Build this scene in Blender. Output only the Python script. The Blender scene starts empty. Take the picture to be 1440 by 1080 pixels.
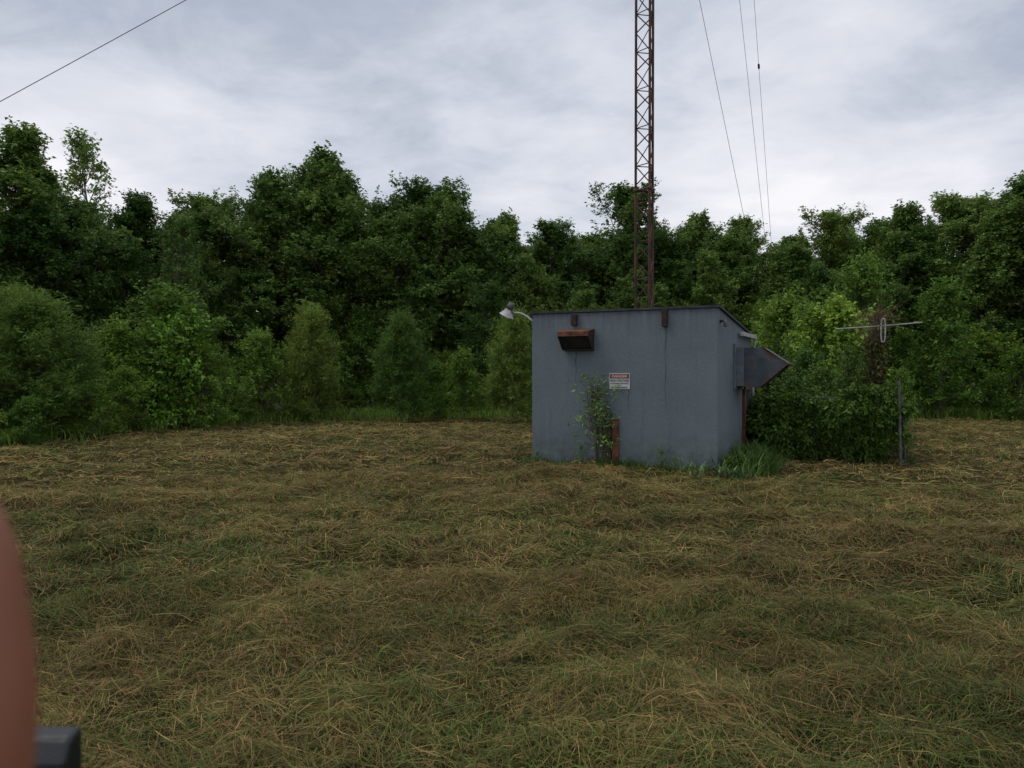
import bpy, math, random
import numpy as np
from mathutils import Vector
S=bpy.context.scene
rng=np.random.default_rng(7); random.seed(7)
S.view_settings.view_transform='Standard'; S.view_settings.look='None'; S.view_settings.exposure=0

# ---------------------------------------------------------------- helpers
GR=np.random.default_rng(3).random((8,256,256))
def vn(x,y,sc,seed=0):
    x=np.asarray(x,float)/sc+57.3*seed; y=np.asarray(y,float)/sc+31.7*seed
    xi=np.floor(x).astype(int); yi=np.floor(y).astype(int)
    fx=x-xi; fy=y-yi; fx=fx*fx*(3-2*fx); fy=fy*fy*(3-2*fy)
    g=GR[seed%8]; a=xi%256; b=(xi+1)%256; c=yi%256; d=(yi+1)%256
    return (g[a,c]*(1-fx)+g[b,c]*fx)*(1-fy)+(g[a,d]*(1-fx)+g[b,d]*fx)*fy
def clump(x,y):
    a=vn(x*.8+y*.25,y*1.4-x*.2,.8,1); b=vn(x,y,.3,2)
    return np.clip(a*.55+b*.6-.42,0,1)
def gh(x,y):
    return 0.12*(vn(x,y,6,0)-.5)+0.25*clump(x,y)*np.clip(1.2-np.hypot(x,y)/50,.4,1)+0.04*(vn(x,y,.17,3)-.5)
def nm(v): return v/np.maximum(np.linalg.norm(v,axis=-1,keepdims=True),1e-9)

def node_mat(name):
    m=bpy.data.materials.new(name); m.use_nodes=True
    nt=m.node_tree; b=nt.nodes['Principled BSDF']
    return m,nt,b
def mix_noise(name,c1,c2,scale=5,detail=5,rough=.8,lo=.35,hi=.65,bump=0,metal=0,stretch=None,bscale=None,c3=None,lo3=.6,hi3=.7,s3=3):
    m,nt,b=node_mat(name); N=nt.nodes; L=nt.links
    tc=N.new('ShaderNodeTexCoord'); mp=N.new('ShaderNodeMapping')
    L.new(tc.outputs['Object'],mp.inputs[0])
    if stretch: mp.inputs['Scale'].default_value=stretch
    n=N.new('ShaderNodeTexNoise'); n.inputs['Scale'].default_value=scale; n.inputs['Detail'].default_value=detail
    L.new(mp.outputs[0],n.inputs['Vector'])
    r=N.new('ShaderNodeValToRGB'); r.color_ramp.elements[0].position=lo; r.color_ramp.elements[1].position=hi
    r.color_ramp.elements[0].color=(*c1,1); r.color_ramp.elements[1].color=(*c2,1)
    L.new(n.outputs['Fac'],r.inputs[0]); out=r.outputs[0]
    if c3:
        n3=N.new('ShaderNodeTexNoise'); n3.inputs['Scale'].default_value=s3; n3.inputs['Detail'].default_value=8
        L.new(tc.outputs['Object'],n3.inputs['Vector'])
        mr=N.new('ShaderNodeMapRange'); mr.inputs['From Min'].default_value=lo3; mr.inputs['From Max'].default_value=hi3
        L.new(n3.outputs['Fac'],mr.inputs[0])
        mx=N.new('ShaderNodeMix'); mx.data_type='RGBA'; L.new(mr.outputs[0],mx.inputs['Factor'])
        L.new(out,mx.inputs[6]); mx.inputs[7].default_value=(*c3,1); out=mx.outputs[2]
    L.new(out,b.inputs['Base Color']); b.inputs['Roughness'].default_value=rough; b.inputs['Metallic'].default_value=metal
    if bump:
        n2=N.new('ShaderNodeTexNoise'); n2.inputs['Scale'].default_value=bscale or scale*6; n2.inputs['Detail'].default_value=6
        L.new(tc.outputs['Object'],n2.inputs['Vector'])
        bp=N.new('ShaderNodeBump'); bp.inputs['Strength'].default_value=bump; bp.inputs['Distance'].default_value=.02
        L.new(n2.outputs['Fac'],bp.inputs['Height']); L.new(bp.outputs[0],b.inputs['Normal'])
    return m
def leaf_mat(name,transl=.3,objvar=.45,rough=.55,hue=-.035):
    m,nt,b=node_mat(name); N=nt.nodes; L=nt.links
    at=N.new('ShaderNodeAttribute'); at.attribute_name='Col'
    oi=N.new('ShaderNodeObjectInfo'); mr=N.new('ShaderNodeMapRange')
    mr.inputs['To Min'].default_value=1-objvar; mr.inputs['To Max'].default_value=1+objvar
    L.new(oi.outputs['Random'],mr.inputs[0])
    hsv=N.new('ShaderNodeHueSaturation'); L.new(at.outputs['Color'],hsv.inputs['Color']); L.new(mr.outputs[0],hsv.inputs['Value'])
    h2=N.new('ShaderNodeMath'); h2.operation='MULTIPLY_ADD'; h2.inputs[1].default_value=hue if objvar else 0; h2.inputs[2].default_value=.508 if objvar else .5
    L.new(oi.outputs['Random'],h2.inputs[0]); L.new(h2.outputs[0],hsv.inputs['Hue'])
    L.new(hsv.outputs[0],b.inputs['Base Color']); b.inputs['Roughness'].default_value=rough
    b.inputs['Specular IOR Level'].default_value=.2
    tr=N.new('ShaderNodeBsdfTranslucent'); L.new(hsv.outputs[0],tr.inputs[0])
    ms=N.new('ShaderNodeMixShader'); ms.inputs[0].default_value=transl
    L.new(b.outputs[0],ms.inputs[1]); L.new(tr.outputs[0],ms.inputs[2])
    L.new(ms.outputs[0],N['Material Output'].inputs[0])
    return m

class QB:
    def __init__(s): s.v=[];s.c=[];s.f=[];s.m=[];s.n=0
    def add(s,V,F,C,mi=0):
        V=np.asarray(V,float).reshape(-1,3); F=np.asarray(F,int).reshape(-1,4)
        C=np.broadcast_to(np.asarray(C,float),(len(V),3))
        s.v.append(V); s.c.append(C); s.f.append(F+s.n); s.m.append(np.full(len(F),mi)); s.n+=len(V)
    def tube(s,pts,rad,C=(.1,.08,.06),mi=0,n=6,cap=False):
        pts=np.asarray(pts,float); k=len(pts); rad=np.broadcast_to(rad,(k,))
        t=nm(np.gradient(pts,axis=0))
        up=np.where(np.abs(t[:,2:3])>.95,np.array([[1.,0,0]]),np.array([[0,0,1.]]))
        if np.abs(t[:,2]).max()>.9: up=np.tile([[1.,.02,0]],(k,1))
        a=nm(np.cross(t,up)); b=np.cross(t,a)
        th=np.arange(n)*2*math.pi/n
        V=pts[:,None]+rad[:,None,None]*(a[:,None]*np.cos(th)[None,:,None]+b[:,None]*np.sin(th)[None,:,None])
        i=np.arange(k-1)[:,None]; j=np.arange(n)[None]; j2=(j+1)%n
        F=np.stack([i*n+j,i*n+j2,(i+1)*n+j2,(i+1)*n+j],-1)
        s.add(V,F,C,mi)
    def leaves(s,P,D,Ln,W,C,mi=1,flat=.8):
        n=len(P); D=nm(D)
        R=rng.normal(size=(n,3)); R[:,2]*=(1-flat)
        Sd=nm(R-(R*D).sum(1,keepdims=True)*D)
        N=np.cross(D,Sd)
        Ln=np.broadcast_to(Ln,(n,))[:,None]; W=np.broadcast_to(W,(n,))[:,None]
        mid=P+D*Ln*.45
        V=np.stack([P,mid+Sd*W*.5+N*W*.12,P+D*Ln-np.array([0,0,1])*Ln*.12,mid-Sd*W*.5+N*W*.12],1)
        F=np.arange(n*4).reshape(n,4)
        s.add(V.reshape(-1,3),F,np.repeat(C,4,0),mi)
    def mesh(s,name,mats,smooth=False):
        V=np.concatenate(s.v);F=np.concatenate(s.f);C=np.concatenate(s.c);M=np.concatenate(s.m)
        me=bpy.data.meshes.new(name)
        me.vertices.add(len(V)); me.vertices.foreach_set('co',V.ravel())
        me.loops.add(F.size); me.loops.foreach_set('vertex_index',F.ravel().astype(np.int32))
        me.polygons.add(len(F)); me.polygons.foreach_set('loop_start',(np.arange(len(F))*4).astype(np.int32))
        me.polygons.foreach_set('material_index',M.astype(np.int32))
        if smooth: me.polygons.foreach_set('use_smooth',np.ones(len(F),bool))
        me.update(calc_edges=True)
        ca=me.color_attributes.new('Col','FLOAT_COLOR','POINT')
        ca.data.foreach_set('color',np.concatenate([C,np.ones((len(C),1))],1).ravel())
        for m in mats: me.materials.append(m)
        return me
def obj(name,me,parent=None,loc=(0,0,0),rot=(0,0,0),sc=(1,1,1)):
    o=bpy.data.objects.new(name,me); S.collection.objects.link(o)
    o.location=loc;o.rotation_euler=rot;o.scale=sc
    if parent: o.parent=parent
    return o
def empty(name,loc=(0,0,0),rz=0):
    e=bpy.data.objects.new(name,None); S.collection.objects.link(e); e.location=loc; e.rotation_euler=(0,0,rz); e.empty_display_size=.1
    return e
def pmesh(name,V,F,mat,parent=None,bevel=0,smooth=False):
    me=bpy.data.meshes.new(name); me.from_pydata(V,[],F); me.update(); me.materials.append(mat)
    if smooth:
        for p in me.polygons:p.use_smooth=True
    o=obj(name,me,parent)
    if bevel:
        b=o.modifiers.new('b','BEVEL'); b.width=bevel; b.segments=2
    return o
def box(name,x0,x1,y0,y1,z0,z1,mat,parent=None,bevel=0):
    V=[(x,y,z) for x in(x0,x1) for y in(y0,y1) for z in(z0,z1)]
    F=[(0,1,3,2),(4,6,7,5),(0,4,5,1),(2,3,7,6),(0,2,6,4),(1,5,7,3)]
    return pmesh(name,V,F,mat,parent,bevel)
def tubeobj(name,pts,r,mat,parent=None,n=10):
    q=QB(); q.tube(pts,r,n=n); return obj(name,q.mesh(name,[mat],True),parent)

# ---------------------------------------------------------------- materials
M_leaf=leaf_mat('foliage',.35,.30); M_bush=leaf_mat('shrub_foliage',.38,.25); M_vine=leaf_mat('vine_foliage',.25,.1)
M_bark=mix_noise('bark',(.05,.042,.032),(.15,.125,.10),8,6,.95,bump=.6,stretch=(1,1,.2))
M_straw=leaf_mat('cut_grass',.15,0,.85)
M_rust=mix_noise('rust',(.04,.018,.012),(.18,.062,.03),9,8,.9,bump=.3)
M_galv=mix_noise('galvanized_duct',(.03,.042,.055),(.075,.092,.112),4,7,.6,metal=.1,bump=.1,c3=(.07,.04,.028),lo3=.56,hi3=.7,s3=4)
M_dark=mix_noise('interior_shade_and_insulator',(.006,.006,.008),(.015,.014,.014),8,4,.9)  # near-black stands in for shade inside vent and duct; insulators use it too
M_roof=mix_noise('roof_membrane',(.02,.022,.026),(.05,.053,.058),5,6,.9,bump=.3)
M_white=mix_noise('white_paint',(.28,.29,.31),(.45,.45,.45),12,5,.6)
M_alu=mix_noise('dull_aluminium',(.22,.22,.22),(.36,.36,.35),12,5,.6)
M_steel=mix_noise('weathered_steel',(.05,.05,.05),(.11,.11,.11),12,5,.6,metal=.2)
M_black=mix_noise('black_plastic',(.006,.007,.010),(.011,.013,.018),20,3,.4,bump=.1,bscale=400)

# ---------------------------------------------------------------- world & sun
W=bpy.data.worlds.new('World'); S.world=W; W.use_nodes=True
nt=W.node_tree; N=nt.nodes; L=nt.links; N.clear()
SE,SA=58,-95
out=N.new('ShaderNodeOutputWorld')
sky=N.new('ShaderNodeTexSky'); sky.sky_type='NISHITA'; sky.sun_disc=False; sky.sun_elevation=math.radians(SE); sky.sun_rotation=math.radians(SA)
bg1=N.new('ShaderNodeBackground'); bg1.inputs[1].default_value=.08; L.new(sky.outputs[0],bg1.inputs[0])
tc=N.new('ShaderNodeTexCoord'); sp=N.new('ShaderNodeSeparateXYZ'); L.new(tc.outputs['Generated'],sp.inputs[0])
def math_(op,a,b=None,c=None):
    m=N.new('ShaderNodeMath'); m.operation=op
    for i,x in enumerate((a,b,c)):
        if x is None: continue
        if isinstance(x,(int,float)): m.inputs[i].default_value=x
        else: L.new(x,m.inputs[i])
    return m.outputs[0]
zc=math_('MAXIMUM',sp.outputs[2],0.0); den=math_('ADD',zc,.16)
px=math_('DIVIDE',sp.outputs[0],den); py=math_('DIVIDE',sp.outputs[1],den)
cb=N.new('ShaderNodeCombineXYZ'); L.new(px,cb.inputs[0]); L.new(py,cb.inputs[1])
def wn(scale,detail,rough,off,dist=0):
    mp=N.new('ShaderNodeMapping'); mp.inputs['Location'].default_value=off; L.new(cb.outputs[0],mp.inputs[0])
    n=N.new('ShaderNodeTexNoise'); n.inputs['Scale'].default_value=scale; n.inputs['Detail'].default_value=detail
    n.inputs['Roughness'].default_value=rough; n.inputs['Distortion'].default_value=dist; L.new(mp.outputs[0],n.inputs['Vector']); return n.outputs['Fac']
nA=wn(.9,3,.5,(3.1,1.2,0)); nB=wn(2.6,7,.6,(7.3,2.2,0),.5); nC=wn(7,5,.6,(1.3,9.2,0),.3)
cl=math_('ADD',math_('MULTIPLY',nA,.66),math_('ADD',math_('MULTIPLY',nB,.27),math_('MULTIPLY',nC,.09)))
cl=math_('ADD',cl,math_('MULTIPLY',math_('SUBTRACT',.385,math_('MINIMUM',zc,.5)),.52))
cl=math_('ADD',cl,math_('MULTIPLY',math_('MAXIMUM',math_('SUBTRACT',zc,.5),0.0),.7))
rp=N.new('ShaderNodeValToRGB'); e=rp.color_ramp.elements
e[0].position=.37; e[0].color=(.37,.42,.51,1); e[1].position=.71; e[1].color=(.95,.94,.98,1)
x=e.new(.44); x.color=(.46,.51,.61,1)
x=e.new(.54); x.color=(.68,.71,.79,1)
L.new(cl,rp.inputs[0])
bg2=N.new('ShaderNodeBackground'); bg2.inputs[1].default_value=1.03; L.new(rp.outputs[0],bg2.inputs[0])
mx=N.new('ShaderNodeMixShader'); mx.inputs[0].default_value=.96; L.new(bg1.outputs[0],mx.inputs[1]); L.new(bg2.outputs[0],mx.inputs[2]); L.new(mx.outputs[0],out.inputs[0])
sl=bpy.data.lights.new('sun','SUN'); sl.energy=1.1; sl.angle=math.radians(30); sl.color=(1,.95,.84)
so=bpy.data.objects.new('sun',sl); S.collection.objects.link(so)
el=math.radians(SE); az=math.radians(SA)
dv=Vector((math.sin(az)*math.cos(el),math.cos(az)*math.cos(el),math.sin(el)))
so.rotation_euler=dv.to_track_quat('Z','Y').to_euler(); so.location=(0,0,30)

# ---------------------------------------------------------------- camera
cam=bpy.data.cameras.new('camera'); co=bpy.data.objects.new('camera',cam); S.collection.objects.link(co); S.camera=co
co.location=(0,0,1.6); co.rotation_euler=(math.radians(90-.8),0,0); cam.lens=27; cam.sensor_width=36
cam.clip_start=.01; cam.clip_end=2000
cam.dof.use_dof=True; cam.dof.focus_distance=13; cam.dof.aperture_fstop=11

# ---------------------------------------------------------------- ground
def axis(lo,hi,st,far):
    a=np.arange(lo,hi+1e-6,st); g=[];d=st*2;p=hi
    while p<far: p+=d; g.append(p); d*=1.35
    h=[];d=st*2;p=lo
    while p>-far: p-=d; h.append(p); d*=1.35
    return np.concatenate([h[::-1],a,g])
gx=axis(-20,24,.10,900); gy=axis(0,32,.10,900)
X,Y=np.meshgrid(gx,gy,indexing='ij'); Z=gh(X,Y)
q=QB(); nx,ny=X.shape; i=np.arange(nx-1)[:,None]; j=np.arange(ny-1)[None]
F=np.stack([i*ny+j,(i+1)*ny+j,(i+1)*ny+j+1,i*ny+j+1],-1)
def edge_d(x,y):
    ex=np.array([-40,-26,-14,-11.6,-10.6,-6.8,0.5,8,13.8,17,24,40]); ey=np.array([-8,2,10,16,21.5,26.6,28,27.5,26.6,26,23,8])
    return y-np.interp(x,ex,ey)
Vg=np.stack([X,Y,Z],-1).reshape(-1,3)
g=vn(Vg[:,0],Vg[:,1],1.3,4)*.5+vn(Vg[:,0],Vg[:,1],.4,5)*.5
base=np.array([.085,.064,.025])[None]*(1-g[:,None])+np.array([.042,.052,.015])[None]*g[:,None]
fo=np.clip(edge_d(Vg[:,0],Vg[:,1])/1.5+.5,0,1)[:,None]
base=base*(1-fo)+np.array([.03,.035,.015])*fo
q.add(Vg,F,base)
m,nt_,b=node_mat('mown_field'); at=nt_.nodes.new('ShaderNodeAttribute'); at.attribute_name='Col'
nz=nt_.nodes.new('ShaderNodeTexNoise'); nz.inputs['Scale'].default_value=25; nz.inputs['Detail'].default_value=8; nz.inputs['Roughness'].default_value=.7
tc_=nt_.nodes.new('ShaderNodeTexCoord'); nt_.links.new(tc_.outputs['Object'],nz.inputs['Vector'])
mm=nt_.nodes.new('ShaderNodeMapRange'); mm.inputs['From Min'].default_value=.3; mm.inputs['From Max'].default_value=.7; mm.inputs['To Min'].default_value=.3; mm.inputs['To Max'].default_value=1.3
nt_.links.new(nz.outputs['Fac'],mm.inputs[0]); vm=nt_.nodes.new('ShaderNodeVectorMath'); vm.operation='SCALE'
nt_.links.new(at.outputs['Color'],vm.inputs[0]); nt_.links.new(mm.outputs[0],vm.inputs['Scale']); nt_.links.new(vm.outputs[0],b.inputs['Base Color'])
b.inputs['Roughness'].default_value=1; b.inputs['Specular IOR Level'].default_value=.1
bp=nt_.nodes.new('ShaderNodeBump'); bp.inputs['Distance'].default_value=.05; nt_.links.new(nz.outputs['Fac'],bp.inputs['Height']); nt_.links.new(bp.outputs[0],b.inputs['Normal'])
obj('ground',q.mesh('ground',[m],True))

# ---------------------------------------------------------------- cut grass
BC=np.array([.34,13.06]); E1=np.array([.8995,-.4369]); E2=np.array([.4369,.8995]); BW=3.11; BL=3.2
def in_bld(x,y,pad=0):
    dx=x-BC[0]; dy=y-BC[1]; a=dx*E1[0]+dy*E1[1]; c=dx*E2[0]+dy*E2[1]
    return (a>-pad)&(a<BW+pad)&(c>-pad)&(c<BL+pad)
def greenness(x,y):
    gf=vn(x*.8,y*1.3,2.4,3)*.38+vn(x,y,.8,4)*.36+vn(x,y,.28,5)*.26
    return .17+1.7*(gf-.47)+.22*np.clip((-x-.3)/3,0,1)*np.clip((12-y)/6,0,1)-.12*np.exp(-((x+.5)/3)**2)*np.clip((y-5)/3,0,1)+.10*np.clip((y-17)/6,0,1)
def strands(q,n,r0,r1,Lr,w,lift,amax=50):
    r=np.sqrt(rng.random(n)*(r1**2-r0**2)+r0**2); a=np.radians(rng.uniform(-amax,amax,n))
    x=r*np.sin(a); y=r*np.cos(a)
    hp=clump(x,y)
    k=(~in_bld(x,y,-.02))&(edge_d(x,y)<.8)&(rng.random(n)<.38+2.6*hp); x=x[k];y=y[k];hp=hp[k];n=len(x)
    th=vn(x,y,.45,6)*9+vn(x,y,3,7)*6+rng.normal(0,1.05,n)
    Ln=rng.uniform(*Lr,n)*(.6+.8*vn(x,y,.5,1)); d=np.stack([np.cos(th),np.sin(th)],1)
    kink=th+rng.normal(0,.30,n); d2=np.stack([np.cos(kink),np.sin(kink)],1)
    z0=rng.random(n)**2*.05*lift+.004
    z1=z0+rng.normal(.008,.013,n)*lift+ (rng.random(n)<.04)*rng.uniform(.02,.06,n)*lift
    z2=z0+rng.normal(0,.016,n)*lift+ (rng.random(n)<.05)*rng.uniform(.02,.08,n)*lift
    p0=np.stack([x,y],1); p1=p0+d*Ln[:,None]*.5; p2=p1+d2*Ln[:,None]*.5
    P=[np.column_stack([p,np.maximum(gh(p[:,0],p[:,1])*.6+gh(x,y)*.4+zz,gh(p[:,0],p[:,1])+.002)]) for p,zz in((p0,z0),(p1,z1),(p2,z2))]
    ww=w*rng.uniform(.35,1.2,n)
    gp=greenness(x,y)
    t=rng.random(n); isg=t<np.clip(gp,.10,.75); u=rng.random((n,1))
    ww=np.where(isg,ww*1.4,ww)
    sd=np.column_stack([-d[:,1],d[:,0],rng.normal(0,.5,n)])*ww[:,None]*.5
    V=np.stack([P[0]-sd,P[0]+sd,P[1]+sd,P[1]-sd,P[2]+sd*.25,P[2]-sd*.25],1)
    b_=np.arange(n)[:,None]*6
    F=np.concatenate([b_+np.array([[0,1,2,3]]),b_+np.array([[3,2,4,5]])])
    tan=np.array([.40,.285,.115])*(1-u)+np.array([.19,.118,.046])*u
    ol=np.array([.17,.17,.045])*(1-u)+np.array([.045,.11,.022])*u
    mixo=rng.random((n,1))<.40
    C=np.where(isg[:,None],ol,np.where(mixo,np.array([.20,.185,.06]),tan))*rng.uniform(.40,1.25,(n,1))
    C=C*(.50+.75*np.clip(vn(x,y,.5,7)*.6+vn(x,y,1.9,6)*.4,0,1)+.15*np.clip((y-6)/8,0,1))[:,None]
    q.add(V.reshape(-1,3),F,np.repeat(C,6,0))
q=QB()
strands(q,270000,1.6,6,(.05,.25),.0027,1.2)
strands(q,230000,6,12,(.07,.28),.0048,1.2)
strands(q,200000,12,29,(.10,.32),.010,1.2,46)
strands(q,20000,10,29,(.2,.5),.012,1.2,85)
def tufts(q,cx,cy,nb,h,sp,w,col,lean=.7):
    for x,y in zip(cx,cy):
        n=nb; px=x+rng.normal(0,sp,n); py=y+rng.normal(0,sp,n); pz=gh(px,py)-.01
        P=np.column_stack([px,py,pz]); a=rng.uniform(0,6.28,n); t=rng.uniform(.1,lean,n)
        D=np.column_stack([np.cos(a)*t,np.sin(a)*t,np.ones(n)]); D=nm(D); hh=h*rng.uniform(.4,1.1,n)
        sd=np.column_stack([-np.sin(a),np.cos(a),0*a])*(w*rng.uniform(.6,1.3,n))[:,None]*.5
        m1=P+D*hh[:,None]*.55; out=np.column_stack([np.cos(a),np.sin(a),-.2*np.ones(n)])
        m2=m1+nm(D+out*.9)*hh[:,None]*.5
        V=np.stack([P-sd,P+sd,m1+sd,m1-sd,m2+sd*.15,m2-sd*.15],1); b_=np.arange(n)[:,None]*6
        F=np.concatenate([b_+np.array([[0,1,2,3]]),b_+np.array([[3,2,4,5]])])
        C=np.array(col)*rng.uniform(.5,1.4,(n,1))
        q.add(V.reshape(-1,3),F,np.repeat(C,6,0))
n=1300; r=np.sqrt(rng.random(n)*(24**2-2.5**2)+2.5**2); a=np.radians(rng.uniform(-42,42,n)); tx=r*np.sin(a);ty=r*np.cos(a)
k=(~in_bld(tx,ty,.1))&(edge_d(tx,ty)<0)&(greenness(tx,ty)>.22); tufts(q,tx[k],ty[k],18,.10,.08,.005,(.075,.15,.03),1.8)
n=70; r=np.sqrt(rng.random(n)*(12**2-2.8**2)+2.8**2); a=np.radians(rng.uniform(-38,38,n)); tufts(q,r*np.sin(a),r*np.cos(a),8,.20,.05,.007,(.10,.20,.035),1.8)
obj('cut_grass',q.mesh('cut_grass',[M_straw]))

# ---------------------------------------------------------------- trees
TC=((.070,.150,.032),(.145,.25,.056))
def make_tree(name,H,R,seed,nl=46,low=.12,leafL=.13,leafW=.072,dens=1.0,cols=TC,mats=None,peak=.45,sprd=.36,nsub=8,ntw=7,nlv=14,elev=(.15,1.15),trunk_r=.10,droop=.3,topw=.2,lv=(.5,1.25)):
    r_=np.random.default_rng(seed); q=QB()
    k=10; tz=np.linspace(0,H*.97,k); tw=np.cumsum(r_.normal(0,.012*H,(k,2)),0); tw[0]=0
    T=np.column_stack([tw,tz]); q.tube(T,np.linspace(trunk_r,.012,k),mi=0,n=7)
    tp=[];td=[];tl=[]
    for i in range(nl):
        f=low+(1-low)*((i+r_.random())/nl)**.9; z=f*H*.93
        c=np.array([np.interp(z,tz,T[:,0]),np.interp(z,tz,T[:,1]),z])
        az=i*2.399+r_.normal(0,.5); s=(f-low)/(1-low)
        prof=.75+.25*s/peak if s<peak else topw+(1-topw)*(1-((s-peak)/(1-peak))**1.6)
        prof=prof*r_.uniform(*lv); Lb=R*prof
        ev=elev[0]+(elev[1]-elev[0])*s+r_.normal(0,.12)
        d=np.array([math.cos(az)*math.cos(ev),math.sin(az)*math.cos(ev),math.sin(ev)])
        ts=np.linspace(0,1,5)[:,None]; bend=np.array([0,0,1])*Lb*.12*np.sin(ts*3.1)
        B=c+d*Lb*ts+bend+r_.normal(0,.03*Lb,(5,3))*ts
        q.tube(B,np.linspace(trunk_r*.32*(1-.6*s),.006,5),mi=0,n=5)
        for j in range(nsub):
            t=.2+.8*(j+r_.random())/nsub; b0=np.array([np.interp(t,ts[:,0],B[:,a_]) for a_ in range(3)])
            a2=az+r_.choice([-1,1])*r_.uniform(.3,1.3)*(1-.5*t); e2=ev+r_.normal(.1,.35)
            d2=np.array([math.cos(a2)*math.cos(e2),math.sin(a2)*math.cos(e2),math.sin(e2)])
            l2=max(.3,Lb*sprd*r_.uniform(.6,1.2)*(1.1-.4*t)); b1=b0+d2*l2
            q.tube(np.array([b0,(b0+b1)/2+[0,0,.03],b1]),[.010,.007,.003],mi=0,n=4)
            if r_.random()>dens: continue
            for w_ in range(ntw):
                tt=r_.uniform(.15,1.05); tp.append(b0+(b1-b0)*tt+r_.normal(0,.11,3)); v=d2+r_.normal(0,.7,3)+[0,0,.2]; td.append(v/np.linalg.norm(v)); tl.append(r_.uniform(.2,.46)*(leafL/.13))
    for w_ in range(26):
        tp.append(T[-1]-[0,0,r_.uniform(-.1,.8)]+r_.normal(0,.09,3)); v=r_.normal(0,.5,3)+[0,0,.9]; td.append(v/np.linalg.norm(v)); tl.append(.32)
    tp=np.array(tp);td=np.array(td);tl=np.array(tl); n=len(tp)
    tt=np.tile(np.linspace(.1,1,nlv),n); P=np.repeat(tp,nlv,0)+np.repeat(td*tl[:,None],nlv,0)*tt[:,None]
    P+=r_.normal(0,.03,P.shape)
    D=np.repeat(td,nlv,0)*.6+r_.normal(0,.75,P.shape)*[1,1,.5]-np.array([0,0,droop])
    u=r_.random((len(P),1)); tipmix=np.repeat(r_.random(n)**1.5,nlv)[:,None]
    C=(np.array(cols[0])*(1-u)+np.array(cols[1])*u)*(.75+.6*tipmix)
    sz=r_.uniform(.6,1.25,len(P))
    q.leaves(P,D,leafL*sz,leafW*sz,C,mi=1,flat=.6)
    return q.mesh(name,mats or [M_bark,M_leaf])
tv=[make_tree('tree_a',10,2.4,1),make_tree('tree_b',10,2.2,2,peak=.5,nl=48),make_tree('tree_c',10,2.6,3,peak=.6,low=.15,nl=48),
    make_tree('tree_d',10,2.0,4,nl=46,elev=(.4,1.25)),make_tree('tree_e',10,2.4,5,low=.2,peak=.65,elev=(.3,1.2))]
t_sparse=make_tree('tree_s',10,1.35,6,low=.5,peak=.4,dens=.38,nl=26,ntw=4,nlv=11)
forest=empty('forest_treeline')
def plant(me,x,y,H,ref,parent,nm_,wob=1.0):
    s=H/ref; return obj(nm_,me,parent,(x,y,float(gh(x,y))-.05),(rng.normal(0,.03),rng.normal(0,.03),rng.uniform(0,6.28)),(s*wob,s*wob,s))
sk=[(-15.5,22,8.2),(-14.9,24,9.3),(-13.5,24,7.3),(-13,28,8.3),(-11.7,30,8.7),(-9.7,30,9.7),(-8.0,31,11.0),(-6.8,32,10.4),(-5.3,32,9.2),(-3.7,33,10.1),(-2.4,33,9.8),
(-.9,34,9.0),(1.1,34,8.6),(3.3,36,8.2),(5.3,36,10.6),(6.8,35,8.8),(8.1,35,9.3),(10.4,35,9.0),(12.3,35,8.2),(13.9,34,8.9),(15.3,33,8.5),(16.3,32,8.8),(17.8,31,9.0),(18.8,29,9.1),(20,28,9.2),
(23,27,9.5),(25,25,9.5),(27,23,9.5),(30,21,9.5)]
lf=[(-17.5,21,8),(-18,17,8),(-17,13,7.5),(-20,12,8),(-19,8,8),(-24,9,9),(-25,4,9)]
for i,(x,y,h) in enumerate(sk+lf):
    plant(tv[i%5],x,y,h*.95,10,forest,'tree_%d'%i,rng.uniform(1.05,1.25))
for i in range(len(sk)-1):
    a_=np.array(sk[i]);b_=np.array(sk[i+1]); c_=(a_+b_)/2
    for jj,(off,sc_) in enumerate(((-1.2,.84),(1.6,.92))):
        hh=(min(a_[2],b_[2])*.5+c_[2]*.5)*sc_*(1+off*.012)
        plant(tv[(i*3+2+jj)%5],c_[0]+rng.normal(0,.35),c_[1]+off+rng.uniform(-.4,.4),hh,10,forest,'tree_between_%d_%d'%(i,jj),rng.uniform(1.15,1.4))
plant(t_sparse,-14.1,27,10.2,10,forest,'tree_sparse')
plant(t_sparse,-10.9,24.6,6.8,10,forest,'tree_sparse_low')
exy=[(-30,-1),(-26,2),(-20,6.5),(-14,10),(-11.6,16),(-10.6,21.5),(-6.8,26.6),(.5,28),(8,27.5),(13.8,26.6),(17,26),(24,23),(33,14)]
pts=[]
for a_,b_ in zip(exy[:-1],exy[1:]):
    a_=np.array(a_,float);b_=np.array(b_,float);l=np.linalg.norm(b_-a_);t=(b_-a_)/l;nrm=np.array([-t[1],t[0]])
    for s in np.arange(0,l,1.0): pts.append((a_+t*s,nrm))
def along(off,step,jit,hr,kinds,parent,pref,ref,wob=(.9,1.15)):
    c=0
    for i in range(0,len(pts),1):
        if (i%max(1,int(step)))!=0: continue
        p,nr=pts[i]; p=p+nr*(off+rng.normal(0,jit))+rng.normal(0,jit,2)
        plant(kinds[rng.integers(len(kinds))],p[0],p[1],rng.uniform(*hr),ref,parent,'%s_%d'%(pref,c),rng.uniform(*wob)); c+=1
along(3.2,2,.5,(4.0,6.0),tv,forest,'edge',10)
along(5,2,.6,(5.4,6.9),tv,forest,'row2',10)
along(8,2,.6,(6.0,7.3),tv,forest,'row3',10)
along(13,3,1,(7.0,8.2),tv,forest,'row4',10,(1.3,1.6))
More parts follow.
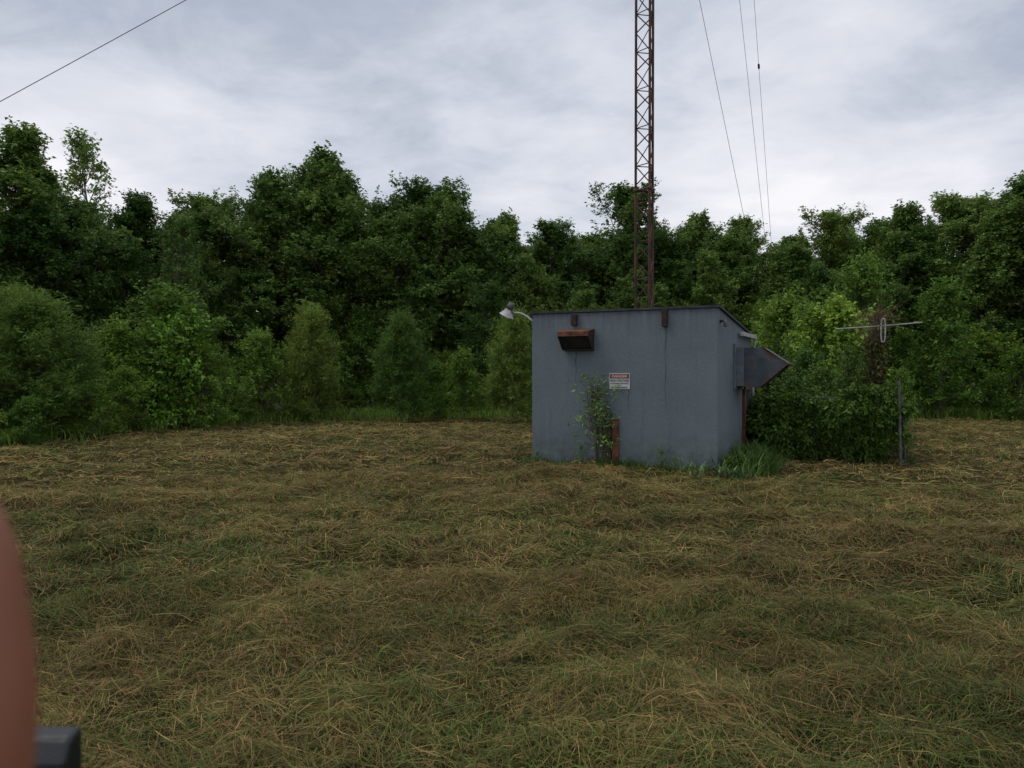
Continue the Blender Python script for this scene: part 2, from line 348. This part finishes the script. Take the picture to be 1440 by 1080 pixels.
# ---------------------------------------------------------------- shrubs
bc=((.085,.18,.024),(.19,.33,.055))
bv=[make_tree('shrub_a',3,1.15,11,nl=26,low=.04,leafL=.10,leafW=.055,cols=bc,mats=[M_bark,M_bush],nsub=6,ntw=6,nlv=10,trunk_r=.03),
    make_tree('shrub_b',3,.9,12,nl=26,low=.04,leafL=.12,leafW=.05,cols=bc,mats=[M_bark,M_bush],nsub=6,ntw=5,nlv=10,trunk_r=.03,elev=(.5,1.2)),
    make_tree('shrub_c',3,1.5,13,nl=30,low=.03,leafL=.09,leafW=.06,cols=bc,mats=[M_bark,M_bush],nsub=6,ntw=6,nlv=10,trunk_r=.03,peak=.3)]
fe=make_tree('shrub_fine',3,1.15,14,nl=50,low=.02,leafL=.12,leafW=.022,cols=((.085,.165,.032),(.18,.29,.06)),mats=[M_bark,M_bush],nsub=9,ntw=7,nlv=16,trunk_r=.03,peak=.4,elev=(.4,1.3),droop=-.2,topw=.35,lv=(.7,1.15))
und=empty('undergrowth')
for i,(x,y,h,k,w) in enumerate([(-9.6,22,3.6,0,1.1),(-8.9,21.5,2.2,2,1),(-10.6,20.5,2.6,1,1),(-1.6,25.5,2.1,1,1),(-2.6,25.8,1.8,0,1),(-7.8,24.5,2.6,2,1),(7.7,22,3.4,0,1),(7.6,18.6,2.8,0,.9),(12.2,27,5.0,0,.75),(14.4,26,4.1,1,.9),(9.6,24,2.6,2,1),(16.5,25,2.2,0,1.1),(10.4,21,1.5,2,1),(9.0,19.5,1.4,0,1),(8.2,17.2,1.1,2,.9),(-9.9,18.4,1.2,2,1.1),(-10.3,16.4,1.0,0,1.3),(-9.9,19.6,1.5,0,1.1),(-11.0,15.2,1.1,2,1.2)]):
    plant(bv[k],x,y,h,3,und,'shrub_%d'%i,w)
bright=make_tree('shrub_bright',3,1.2,17,nl=28,low=.05,leafL=.13,leafW=.085,cols=((.13,.28,.035),(.25,.43,.065)),mats=[M_bark,M_vine],nsub=6,ntw=5,nlv=10,trunk_r=.03)
plant(bright,7.5,18.4,2.85,3,None,'bright_shrub',.9); plant(bright,-9.3,21.2,2.9,3,None,'bright_shrub',.85)
for nme,(x,y,h,w) in zip(['willow_shrub']*5,[(-10.9,17.6,2.75,1.25),(-6.7,25.6,3.2,.8),(-3.5,24.6,2.9,.9),(.15,24.6,3.0,.85),(-12.2,18.8,3.0,1.2)]):
    plant(fe,x,y,h,3,None,nme,w)
along(.9,1,.35,(.6,1.6),bv,und,'low',3,(.9,1.3))
along(1.9,1,.5,(1.2,2.8),bv,und,'mid',3,(.8,1.1))
along(3.4,2,.6,(2,4.2),bv,und,'tall',3,(.7,.9))
along(6.5,2,.5,(3.2,4.6),[bv[2],bv[0]],forest,'inner',3,(.9,1.2))
along(10.5,2,.6,(3.6,5),[bv[2]],forest,'inner_back',3,(1.0,1.3))
along(15,2,.6,(4.4,6),[bv[2]],forest,'inner_far',3,(1.1,1.4))
q=QB(); n=2100; ii=rng.integers(0,len(pts),n); P_=np.array([pts[i_][0]+pts[i_][1]*rng.normal(.15,.5)+rng.normal(0,.4,2) for i_ in ii])
tufts(q,P_[:,0],P_[:,1],34,.55,.18,.016,(.13,.245,.045))
obj('tall_grass_verge',q.mesh('tall_grass',[M_bush]))

# ---------------------------------------------------------------- building
bld=empty('utility_shed',(BC[0],BC[1],0),math.atan2(E1[1],E1[0]))
m,nt_,b=node_mat('painted_block_wall'); N_=nt_.nodes; L_=nt_.links
tc_=N_.new('ShaderNodeTexCoord')
def nz_(scale,detail,st=(1,1,1),rough=.6):
    mp=N_.new('ShaderNodeMapping'); mp.inputs['Scale'].default_value=st; L_.new(tc_.outputs['Object'],mp.inputs[0])
    n=N_.new('ShaderNodeTexNoise'); n.inputs['Scale'].default_value=scale; n.inputs['Detail'].default_value=detail; n.inputs['Roughness'].default_value=rough
    L_.new(mp.outputs[0],n.inputs['Vector']); return n.outputs['Fac']
def mr_(src,a,b2,c=0,d=1):
    r=N_.new('ShaderNodeMapRange'); r.inputs[1].default_value=a;r.inputs[2].default_value=b2;r.inputs[3].default_value=c;r.inputs[4].default_value=d; L_.new(src,r.inputs[0]); return r.outputs[0]
def mixc(fac,a,b2):
    x=N_.new('ShaderNodeMix'); x.data_type='RGBA'; L_.new(fac,x.inputs['Factor'])
    for idx,s in((6,a),(7,b2)):
        if isinstance(s,tuple): x.inputs[idx].default_value=(*s,1)
        else: L_.new(s,x.inputs[idx])
    return x.outputs[2]
def mul_(a,b2):
    x=N_.new('ShaderNodeMath'); x.operation='MULTIPLY'; L_.new(a,x.inputs[0]); L_.new(b2,x.inputs[1]); return x.outputs[0]
c=mixc(mr_(nz_(1.1,6),.3,.7),(.092,.122,.145),(.128,.160,.182))
c=mixc(mr_(nz_(20,9,(1,1,1),.8),.48,.70,0,.5),c,(.18,.215,.235))
c=mixc(mr_(nz_(3.2,7,(3,3,.22),.65),.54,.76,0,.4),c,(.055,.068,.08))
sx=N_.new('ShaderNodeSeparateXYZ'); L_.new(tc_.outputs['Object'],sx.inputs[0])
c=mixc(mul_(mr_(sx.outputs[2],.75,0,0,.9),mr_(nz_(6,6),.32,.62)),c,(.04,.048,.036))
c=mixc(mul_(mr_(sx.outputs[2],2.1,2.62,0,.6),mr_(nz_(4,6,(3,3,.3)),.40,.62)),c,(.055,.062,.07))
c=mixc(mr_(nz_(50,5),.63,.69,0,.7),c,(.05,.05,.05))
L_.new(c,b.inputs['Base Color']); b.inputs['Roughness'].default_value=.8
bp=N_.new('ShaderNodeBump'); bp.inputs['Distance'].default_value=.008; bp.inputs['Strength'].default_value=.8; L_.new(nz_(30,8,(1,1,1),.7),bp.inputs['Height']); L_.new(bp.outputs[0],b.inputs['Normal'])
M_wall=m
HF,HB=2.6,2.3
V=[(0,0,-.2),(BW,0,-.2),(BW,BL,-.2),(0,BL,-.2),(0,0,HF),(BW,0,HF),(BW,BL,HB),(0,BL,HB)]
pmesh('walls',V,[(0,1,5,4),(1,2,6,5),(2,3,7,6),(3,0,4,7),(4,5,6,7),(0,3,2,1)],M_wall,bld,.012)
o_=.035; zf=HF+.004; zb=HB+.004
pmesh('roof',[(-o_,-o_,zf),(BW+o_,-o_,zf),(BW+o_,BL+o_,zb),(-o_,BL+o_,zb),(-o_,-o_,zf+.035),(BW+o_,-o_,zf+.035),(BW+o_,BL+o_,zb+.035),(-o_,BL+o_,zb+.035)],
 [(0,1,5,4),(1,2,6,5),(2,3,7,6),(3,0,4,7),(4,5,6,7),(0,3,2,1)],M_roof,bld)
M_strap=mix_noise('strap_rust',(.010,.008,.008),(.035,.02,.016),14,5,.85)
box('roof_strap_1',.735,.83,-.08,-.002,2.39,2.57,M_strap,bld,.005)
box('roof_strap_2',2.255,2.34,-.08,-.002,2.33,2.60,M_strap,bld,.005)
M_stain=mix_noise('runoff_stain',(.045,.052,.062),(.10,.12,.14),5,6,.85,stretch=(6,1,.6))
def stain(nme,x,w0,z1,z0,mat=M_stain):
    V=[];F=[];k=12
    for i in range(k+1):
        z=z1+(z0-z1)*i/k; ww=w0*(1-.85*i/k)*(1+.2*math.sin(i*2.1)); xc=x+.008*math.sin(i*1.3)
        V+= [(xc-ww/2,-.002,z),(xc+ww/2,-.002,z)]
    for i in range(k): F.append((2*i,2*i+2,2*i+3,2*i+1))
    pmesh(nme,V,F,mat,bld)
stain('stain_1',2.30,.03,2.33,1.0); stain('stain_2',.80,.025,2.0,1.3); stain('stain_4',1.70,.018,1.33,.95)
x0,x1=.60,1.12
pmesh('vent_hood_top',[(x0,-.002,2.33),(x1,-.002,2.33),(x1,-.30,2.275),(x0,-.30,2.275),(x1,-.305,2.20),(x0,-.305,2.20)],[(0,3,2,1),(3,5,4,2)],M_rust,bld).modifiers.new('s','SOLIDIFY').thickness=.006
for nme,xx in(('vent_hood_side_l',x0),('vent_hood_side_r',x1)):
    o=pmesh(nme,[(xx,-.002,2.33),(xx,-.30,2.272),(xx,-.30,2.20),(xx,-.10,1.99),(xx,-.002,1.99)],[(0,1,2,3,4)],M_strap,bld); o.modifiers.new('s','SOLIDIFY').thickness=.01
box('vent_opening',x0+.012,x1-.012,-.02,-.003,2.0,2.30,M_dark,bld)  # solid box; the opening's shade is put into its near-black colour
pmesh('vent_shade_sheet',[(x0+.01,-.27,2.2),(x1-.01,-.27,2.2),(x1-.01,-.09,2.005),(x0+.01,-.09,2.005)],[(0,1,2,3)],M_dark,bld)  # dark sheet across the open hood, painted as the shade within
pmesh('vent_bottom_lip',[(x0,-.12,1.99),(x1,-.12,1.99),(x1,-.002,1.985),(x0,-.002,1.985)],[(0,1,2,3)],M_strap,bld).modifiers.new('s','SOLIDIFY').thickness=.012
box('rusty_board',1.445,1.545,-.05,-.003,-.1,.86,M_rust,bld,.004)
M_old=mix_noise('old_wood',(.025,.022,.018),(.075,.05,.035),7,7,.95,stretch=(4,4,.5),bump=.4)
box('old_plank',1.27,1.42,-.035,-.003,-.1,.74,M_old,bld,.004)
box('old_plank_narrow',1.15,1.19,-.03,-.003,-.1,.95,M_old,bld,.004)
tubeobj('conduit',[(BW+.002,.14,2.40),(BW+.07,.14,2.41),(BW+.09,.12,2.36),(BW+.09,.12,2.31)],.028,M_steel,bld)
prof=[(0,2.04),(.45,2.03),(.85,1.76),(.39,1.36),(0,1.38)]
y0,y1=1.45,2.1
V=[(BW+p,y,z) for y in(y0,y1) for p,z in prof]
o=pmesh('intake_duct',V,[(0,4,3,2,1),(5,6,7,8,9),(0,1,6,5),(1,2,7,6),(3,4,9,8)],M_galv,bld); so_=o.modifiers.new('s','SOLIDIFY'); so_.thickness=.008
pmesh('duct_lip',[(BW+.862,y0-.008,1.768),(BW+.862,y1+.008,1.768),(BW+.83,y1+.008,1.74),(BW+.83,y0-.008,1.74)],[(0,1,2,3)],M_rust,bld).modifiers.new('s','SOLIDIFY').thickness=.02
pmesh('duct_mouth_shade_sheet',[(BW+.78,y0+.01,1.74),(BW+.78,y1-.01,1.74),(BW+.38,y1-.01,1.40),(BW+.38,y0+.01,1.40)],[(0,1,2,3)],M_dark,bld)  # dark sheet standing in for the shaded hollow of the open duct
q=QB(); q.tube([(BW+.46,y0-.012,2.03),(BW+.86,y0-.012,1.765),(BW+.395,y0-.012,1.36)],.010); obj('duct_edge_rust',q.mesh('r',[M_rust]),bld)
M_galv2=mix_noise('duct_collar_metal',(.08,.10,.125),(.14,.165,.19),7,6,.55,metal=.1,bump=.1)
box('duct_flange',BW+.002,BW+.03,y0-.14,y1+.1,1.32,2.1,M_galv2,bld,.004)
box('duct_collar',BW+.03,BW+.15,y0-.02,y0-.004,1.385,2.03,M_galv2,bld,.003)
box('door',BW-.02,BW+.012,2.3,3.05,.05,1.3,M_galv,bld,.004)
box('door_frame_front',BW+.002,BW+.05,2.22,2.3,0,1.32,M_rust,bld)
box('door_frame_top',BW+.002,BW+.05,2.3,3.05,1.3,1.36,M_rust,bld)
box('eave_gutter',BW+.045,BW+.11,1.7,3.2,2.24,2.31,M_white,bld,.006)
tubeobj('downpipe',[(BW+.08,3.1,2.24),(BW+.08,3.12,2.15),(BW+.05,3.12,2.0),(BW+.05,3.12,.1)],.022,M_white,bld)
# sign
sg=empty('danger_sign'); sg.parent=bld; sg.location=(1.38,-.012,1.345)
m_r=mix_noise('sign_red',(.28,.035,.025),(.36,.055,.04),9,4,.5); m_k=mix_noise('sign_black',(.02,.02,.02),(.03,.03,.03),9,3,.5); m_w=mix_noise('sign_white',(.40,.41,.42),(.50,.50,.50),9,4,.5)
box('plate',0,.345,0,.008,0,.255,m_w,sg,.003)
box('header',.012,.333,-.003,-.0005,.172,.243,m_k,sg)
me=bpy.data.meshes.new('oval'); n=40; Vv=[(.1725+.148*math.copysign(abs(math.cos(t))**.7,math.cos(t)),-.006,.2075+.031*math.copysign(abs(math.sin(t))**.7,math.sin(t))) for t in [2*math.pi*k/n for k in range(n)]]
me.from_pydata(Vv,[],[tuple(range(n))]); me.materials.append(m_r); obj('header_oval',me,sg)
def text(s,x,z,size,mat,y,sx=1):
    cu=bpy.data.curves.new('lettering','FONT'); cu.body=s; cu.size=size; cu.align_x='CENTER'; cu.extrude=.0005; cu.offset=size*.018; cu.materials.append(mat)
    o=bpy.data.objects.new('lettering',cu); S.collection.objects.link(o); o.parent=sg; o.location=(x,y,z); o.rotation_euler=(math.pi/2,0,0); o.scale=(sx,1,1)
text('DANGER',.1725,.188,.055,m_w,-.008,1.15)
text('HIGH VOLTAGE',.1725,.122,.046,m_k,-.003,.98)
text('AUTHORIZED PERSONNEL',.1725,.083,.027,m_k,-.003,.95)
text('ONLY',.1725,.053,.027,m_k,-.003)
text('NO TRESPASSING',.1725,.016,.034,m_k,-.003)
# flood light
fl=empty('floodlight'); fl.parent=bld
t=np.linspace(0,1,11); arm=[(-.0-.40*a_,.12,2.46+.19*math.sin(a_*1.75)) for a_ in t]
tubeobj('arm',arm,.016,M_white,fl)
q=QB(); ax=nm(np.array([-.45,0,-.9])); c0=np.array([-.50,.12,2.69])
q.tube([c0-ax*.15,c0-ax*.145,c0-ax*.03,c0-ax*.02],[.001,.055,.065,.001],n=14); obj('ballast_housing',q.mesh('h',[M_steel],False),fl)
q=QB(); q.tube([c0-ax*.03,c0,c0+ax*.05,c0+ax*.10],[.05,.065,.095,.135],n=18); o=obj('lamp_shade',q.mesh('s',[M_white],True),fl)
q=QB(); q.tube([c0,c0+ax*.04,c0+ax*.07],[.03,.035,.005],n=10); obj('bulb',q.mesh('b',[M_white],True),fl)
q=QB(); q.tube([c0-ax*.03,np.array(arm[-1])],[.026,.02],n=8); obj('knuckle',q.mesh('k',[M_steel],True),fl)

# ---------------------------------------------------------------- tower
m,nt_,b=node_mat('tower_steel'); N_=nt_.nodes;L_=nt_.links
tc_=N_.new('ShaderNodeTexCoord'); n1=N_.new('ShaderNodeTexNoise'); n1.inputs['Scale'].default_value=2.5; n1.inputs['Detail'].default_value=8; L_.new(tc_.outputs['Object'],n1.inputs['Vector'])
r=N_.new('ShaderNodeValToRGB'); r.color_ramp.elements[0].color=(.022,.012,.010,1); r.color_ramp.elements[1].color=(.10,.038,.028,1); r.color_ramp.elements[0].position=.35; r.color_ramp.elements[1].position=.65
L_.new(n1.outputs['Fac'],r.inputs[0]); L_.new(r.outputs[0],b.inputs['Base Color']); b.inputs['Roughness'].default_value=.8
TX,TY=3.25,18.7; q=QB(); R3=.25; ang=[math.radians(a_) for a_ in (-80,40,160)]
leg=[np.array([math.cos(a_)*R3,math.sin(a_)*R3]) for a_ in ang]; HT=46; st=.46
for l in leg: q.tube([(l[0],l[1],-.1),(l[0],l[1],HT)],.032,n=8)
z=.2;k=0
while z<HT-st:
    for a_ in range(3):
        p,p2=leg[a_],leg[(a_+1)%3]
        if k%2: p,p2=p2,p
        q.tube([(*p,z),(*p2,z+st)],.015,n=4)
        if k%2==0: q.tube([(*leg[a_],z),(*leg[(a_+1)%3],z)],.013,n=4)
    z+=st;k+=1
for zf_ in np.arange(6.05,HT,6.1):
    for l in leg: q.tube([(*l,zf_-.05),(*l,zf_-.04),(*l,zf_+.04),(*l,zf_+.05)],[.03,.055,.055,.03],n=8)
    for a_ in range(3): q.tube([(*leg[a_],zf_),(*leg[(a_+1)%3],zf_)],.025,n=5)
tw=empty('radio_tower',(TX,TY,0)); obj('lattice_mast',q.mesh('mast',[m]),tw)
box('footing',-.5,.5,-.5,.5,-.3,.1,mix_noise('concrete',(.25,.25,.24),(.38,.38,.36),6,6,.9,bump=.3),tw,.02)
q=QB(); anchors=[(-16.6,10.4),(14.1,40),(19.7,4.2)]
for ax_,ay_ in anchors:
    for h in (16.8,31,45.3):
        a0=np.array([TX,TY,h]);a1=np.array([ax_,ay_,.1]); tt=np.linspace(0,1,25)[:,None]
        P=a0+(a1-a0)*tt; P[:,2]-=.12*np.sin(tt[:,0]*math.pi)
        q.tube(P-np.array([TX,TY,0]),.0075,n=4)
obj('guy_wires',q.mesh('w',[M_steel]),tw)
q=QB()
for h,ts_ in((45.3,(.25,.674)),(31,(.2,)),(16.8,(.12,))):
    for ax_,ay_ in anchors:
        a0=np.array([TX,TY,h]);a1=np.array([ax_,ay_,.1])
        for t_ in ts_:
            P=a0+(a1-a0)*t_-np.array([TX,TY,.12*math.sin(t_*math.pi)]); d=nm(a1-a0)
            q.tube([P-d*.12,P-d*.08,P+d*.08,P+d*.12],[.01,.045,.045,.01],n=8)
obj('wire_insulators',q.mesh('i',[M_dark]),tw)

# ---------------------------------------------------------------- fence overgrown with vines
fn=empty('fence')
q=QB()
corn=[(4.75,13.9),(6.55,13.75),(6.85,15.8),(5.0,16.2)]
for a_,b_ in zip(corn,corn[1:]+corn[:1]):
    a_=np.array(a_);b_=np.array(b_)
    for t_ in (0,.5): p=a_+(b_-a_)*t_; q.tube([(*p,-.1),(*p,1.22)],.03,n=8)
    for z_ in(.08,1.16): q.tube([(*a_,z_),(*b_,z_)],.016,n=6)
    for t_ in np.linspace(0,1,26):
        for s_ in(-1,1):
            p=a_+(b_-a_)*t_; e_=a_+(b_-a_)*np.clip(t_+s_*.5,0,1); hh=.08+1.08*abs(np.clip(t_+s_*.5,0,1)-t_)/.5
            q.tube([(*p,.08),(*e_,hh)],.0025,n=3)
obj('chain_link',q.mesh('f',[M_steel]),fn)
q=QB(); q.tube([(6.72,13.25,-.1),(6.68,13.25,1.48)],.024,n=8); q.tube([(6.84,13.32,-.1),(6.77,13.32,1.2)],.016,n=8); q.tube([(6.69,13.25,1.1),(6.78,13.32,1.1)],.012,n=6); obj('gate_post',q.mesh('g',[M_steel]),fn)
def vinecloud(name,P,nrm,cols,L0=.10,W0=.075,mat=M_vine,outw=.12):
    q=QB(); n=len(P); P=P+nrm*(rng.random((n,1))*outw)
    D=nrm*.5+rng.normal(0,.6,(n,3))-np.array([0,0,.4]); u=rng.random((n,1))
    C=(np.array(cols[0])*(1-u)+np.array(cols[1])*u); sz=rng.uniform(.5,1.2,n)
    q.leaves(P,D,L0*sz,W0*sz,C,mi=0,flat=.1); return obj(name,q.mesh(name,[mat]))
n=34000; s=rng.random(n)*4; ci=np.minimum(s.astype(int),3); f=s-ci; cc=np.array(corn+corn[:1])
xy=cc[ci]*(1-f[:,None])+cc[ci+1]*f[:,None]; ctr=np.array([5.8,14.9]); od=nm(xy-ctr)
zz=rng.random(n)**.85; hloc=.95+.65*vn(xy[:,0]+ci*3,xy[:,1],.55,5); zz=zz*hloc
bul=.42*vn(xy[:,0]*3+ci*9,zz*3,1.3,3)+.30*vn(xy[:,0]*3,zz*3+ci*4,.45,5)
bul=bul*(.5+.8*np.sin(np.clip(zz/1.4,0,1)*2.6))-.15
P=np.column_stack([xy+od*bul[:,None]*1.0,zz]); nr=np.column_stack([od,np.full(n,.35)])
k=vn(xy[:,0]*2+xy[:,1],zz*2,.35,6)>.25
n2=12000; a_=rng.random((n2,2)); tp=(1-a_[:,:1])*((1-a_[:,1:])*np.array(corn[0])+a_[:,1:]*np.array(corn[1]))+a_[:,:1]*((1-a_[:,1:])*np.array(corn[3])+a_[:,1:]*np.array(corn[2]))
P2=np.column_stack([tp,1.0+.65*(vn(tp[:,0],tp[:,1],.5,2)-.3)]); nr2=np.tile([0,0,1.],(n2,1))
v=vinecloud('vine_hedge',np.concatenate([P[k],P2]),np.concatenate([nr[k],nr2]),((.03,.075,.012),(.095,.19,.03)),.10,.05)
dk=make_tree('shrub_dark',3,1.3,19,nl=28,low=.03,leafL=.11,leafW=.05,cols=((.035,.09,.015),(.11,.215,.04)),mats=[M_bark,M_vine],nsub=6,ntw=6,nlv=10,trunk_r=.03,peak=.4)
for i,(x,y,h,w) in enumerate([(6.85,15.0,1.45,.85),(6.1,15.6,1.85,.8),(5.4,15.4,1.6,.9),(6.95,13.8,.65,1.1),(4.9,15.6,1.7,.8),(5.9,14.5,1.5,.9),(6.45,14.6,1.9,.55),(5.2,14.1,1.4,.8)]):
    plant(dk,x,y,h,3,und,'fence_shrub_%d'%i,w)
# antenna pole
ap=empty('antenna_pole',(6.72,14.2,0))
q=QB(); q.tube([(0,0,-.1),(0,0,2.65)],.03,n=8); obj('mast',q.mesh('p',[M_steel]),ap)
q=QB(); q.tube([(-.80,-.14,2.41),(0,-.14,2.46),(.78,-.14,2.53)],.014,n=6); q.tube([(0,-.15,2.46),(0,.03,2.46)],.02,n=6); obj('boom',q.mesh('bm',[M_alu]),ap)
lp=[(.02+.04*math.cos(a_),-.24,2.38+.21*math.copysign(min(1,abs(math.sin(a_))*1.3),math.sin(a_))) for a_ in np.linspace(0,2*math.pi,21)]
q=QB(); q.tube(lp,.012,n=6); q.tube([(.02,-.24,2.45),(.01,0,2.45)],.01,n=6); obj('folded_dipole',q.mesh('d',[M_white],True),ap)
q=QB(); M_twig=mix_noise('dead_vine',(.05,.03,.018),(.15,.085,.05),9,5,.95)
for i in range(460):
    a_=rng.uniform(0,6.28); z0=rng.uniform(1.1,2.72); top=max(.11,.11+.34*(z0>2.45)); p=np.array([.04*math.cos(a_),.04*math.sin(a_),z0])
    pp=[p]; d=np.array([math.cos(a_),math.sin(a_),rng.normal(.3,.6)])
    for s_ in range(4): d=nm(d+rng.normal(0,.5,3)-[0,0,.08]); p=p+d*top*.36; pp.append(p)
    q.tube(pp,[.005,.004,.003,.002,.001],n=4)
obj('dead_vines',q.mesh('dv',[M_twig]),ap)
n=2200; a_=rng.uniform(0,6.28,n); z_=rng.uniform(1.0,2.3,n); P=np.column_stack([.13*np.cos(a_)*rng.random(n)+0,.10*np.sin(a_),z_]); nr=np.column_stack([np.cos(a_),np.sin(a_),0*a_])
v=vinecloud('pole_vine',P,nr,((.06,.05,.02),(.10,.13,.03)),.08,.04,outw=.12); v.parent=ap

# ---------------------------------------------------------------- weeds around the shed
q=QB()
def wpt(s,c): return BC+E1*s+E2*c
ws=[wpt(s,-.10+rng.normal(0,.05)) for s in rng.uniform(-.1,3.2,75)]
tufts(q,[p[0] for p in ws],[p[1] for p in ws],16,.24,.06,.009,(.08,.15,.03))
ws=[wpt(3.25+rng.uniform(0,.4),c_) for c_ in rng.uniform(-.2,1.6,34)]
tufts(q,[p[0] for p in ws],[p[1] for p in ws],34,.56,.12,.018,(.075,.15,.03),1.0)
ws=[wpt(s_,-.2+rng.normal(0,.08)) for s_ in rng.uniform(2.7,3.5,9)]
tufts(q,[p[0] for p in ws],[p[1] for p in ws],20,.28,.08,.028,(.15,.25,.11),1.2)
obj('weeds',q.mesh('weeds',[M_vine]))
wd=make_tree('weed',1.25,.26,31,nl=14,low=.25,leafL=.09,leafW=.035,cols=((.09,.20,.03),(.17,.31,.06)),mats=[M_vine,M_vine],nsub=2,ntw=2,nlv=6,trunk_r=.008,peak=.6)
for s_,h_ in((1.24,1.22),(1.33,.85),(2.25,.35),(.15,.25),(.95,.3),(2.5,.28)):
    p=wpt(s_,-.12); obj('wall_weed',wd,None,(p[0],p[1],float(gh(*p))-.03),(0,0,rng.uniform(0,6)),(h_/1.25*.85,h_/1.25*.85,h_/1.25))

# ---------------------------------------------------------------- unidentified black object near the camera, built as a box on a post
blk=empty('black_object')
pr=[(.5,1.37),(.486,1.368),(.478,1.355),(.470,1.30),(.470,1.18),(.5,1.18)]
V=[(x_,y_,z_) for x_ in(-.385,-.281) for y_,z_ in pr]; n=len(pr)
pmesh('housing',V,[tuple(range(n)),tuple(range(2*n-1,n-1,-1))]+[(i_,i_+n,(i_+1)%n+n,(i_+1)%n) for i_ in range(n)],M_black,blk,.003)
tubeobj('post',[(-.333,.487,1.19),(-.333,.487,.6),(-.333,.487,-.1)],.012,M_black,blk)
box('base_plate',-.40,-.27,.42,.55,-.05,.03,M_black,blk,.004)

# ---------------------------------------------------------------- hand
m,nt_,b=node_mat('skin'); b.inputs['Roughness'].default_value=.5
n1=nt_.nodes.new('ShaderNodeTexNoise'); n1.inputs['Scale'].default_value=60; n1.inputs['Detail'].default_value=5
tc_=nt_.nodes.new('ShaderNodeTexCoord'); nt_.links.new(tc_.outputs['Object'],n1.inputs['Vector'])
r=nt_.nodes.new('ShaderNodeValToRGB'); r.color_ramp.elements[0].color=(.20,.07,.038,1); r.color_ramp.elements[1].color=(.30,.125,.07,1)
nt_.links.new(n1.outputs['Fac'],r.inputs[0]); nt_.links.new(r.outputs[0],b.inputs['Base Color']); b.inputs['Subsurface Weight'].default_value=.15; b.inputs['Subsurface Radius'].default_value=(.01,.004,.002)
M_skin=m
hand=empty('hand')
def skin(name,V,E,R,root=0):
    me=bpy.data.meshes.new(name); me.from_pydata(V,E,[]); me.materials.append(M_skin); o=obj(name,me,hand)
    o.modifiers.new('skin','SKIN'); me.skin_vertices.new() if not me.skin_vertices else None
    for i_,r_ in enumerate(R): me.skin_vertices[0].data[i_].radius=r_ if isinstance(r_,tuple) else (r_,r_)
    me.skin_vertices[0].data[root].use_root=True
    o.modifiers['skin'].use_smooth_shade=True
    s_=o.modifiers.new('sub','SUBSURF'); s_.levels=2; s_.render_levels=3
    return o
def chain(name,V,R): return skin(name,V,[(i_,i_+1) for i_ in range(len(V)-1)],R)
chain('index_finger',[(-.0855,.118,1.5845),(-.0850,.118,1.580),(-.0838,.118,1.572),(-.0828,.118,1.555),(-.0824,.117,1.542),(-.0840,.115,1.524),(-.088,.111,1.500),(-.092,.104,1.478),(-.096,.095,1.45)],[.0025,.0052,.0072,.0086,.0090,.0086,.0090,.0098,.012])
chain('middle_finger',[(-.103,.125,1.500),(-.107,.135,1.515),(-.112,.135,1.500),(-.112,.120,1.475),(-.108,.095,1.448)][::-1],[.0115,.0098,.0092,.0085,.0065])
chain('ring_finger',[(-.118,.118,1.482),(-.123,.130,1.494),(-.128,.130,1.478),(-.128,.112,1.455),(-.122,.088,1.436)][::-1],[.011,.0094,.0088,.0082,.0062])
chain('little_finger',[(-.133,.108,1.462),(-.138,.117,1.470),(-.142,.116,1.456),(-.140,.100,1.438),(-.134,.080,1.424)][::-1],[.0095,.0082,.0076,.007,.0055])
chain('thumb',[(-.098,.055,1.412),(-.084,.066,1.432),(-.0865,.078,1.452),(-.095,.082,1.470),(-.101,.084,1.486)],[.013,.0125,.0105,.0098,.007])
skin('palm_and_forearm',[(-.113,.070,1.40),(-.096,.094,1.447),(-.110,.093,1.442),(-.123,.087,1.433),(-.133,.080,1.424),(-.122,.045,1.365),(-.135,.0,1.32),(-.16,-.08,1.25),(-.19,-.16,1.18)],
 [(0,1),(0,2),(0,3),(0,4),(0,5),(5,6),(6,7),(7,8)],[.021,.012,.012,.012,.011,.022,.027,.036,.042])
print('built')
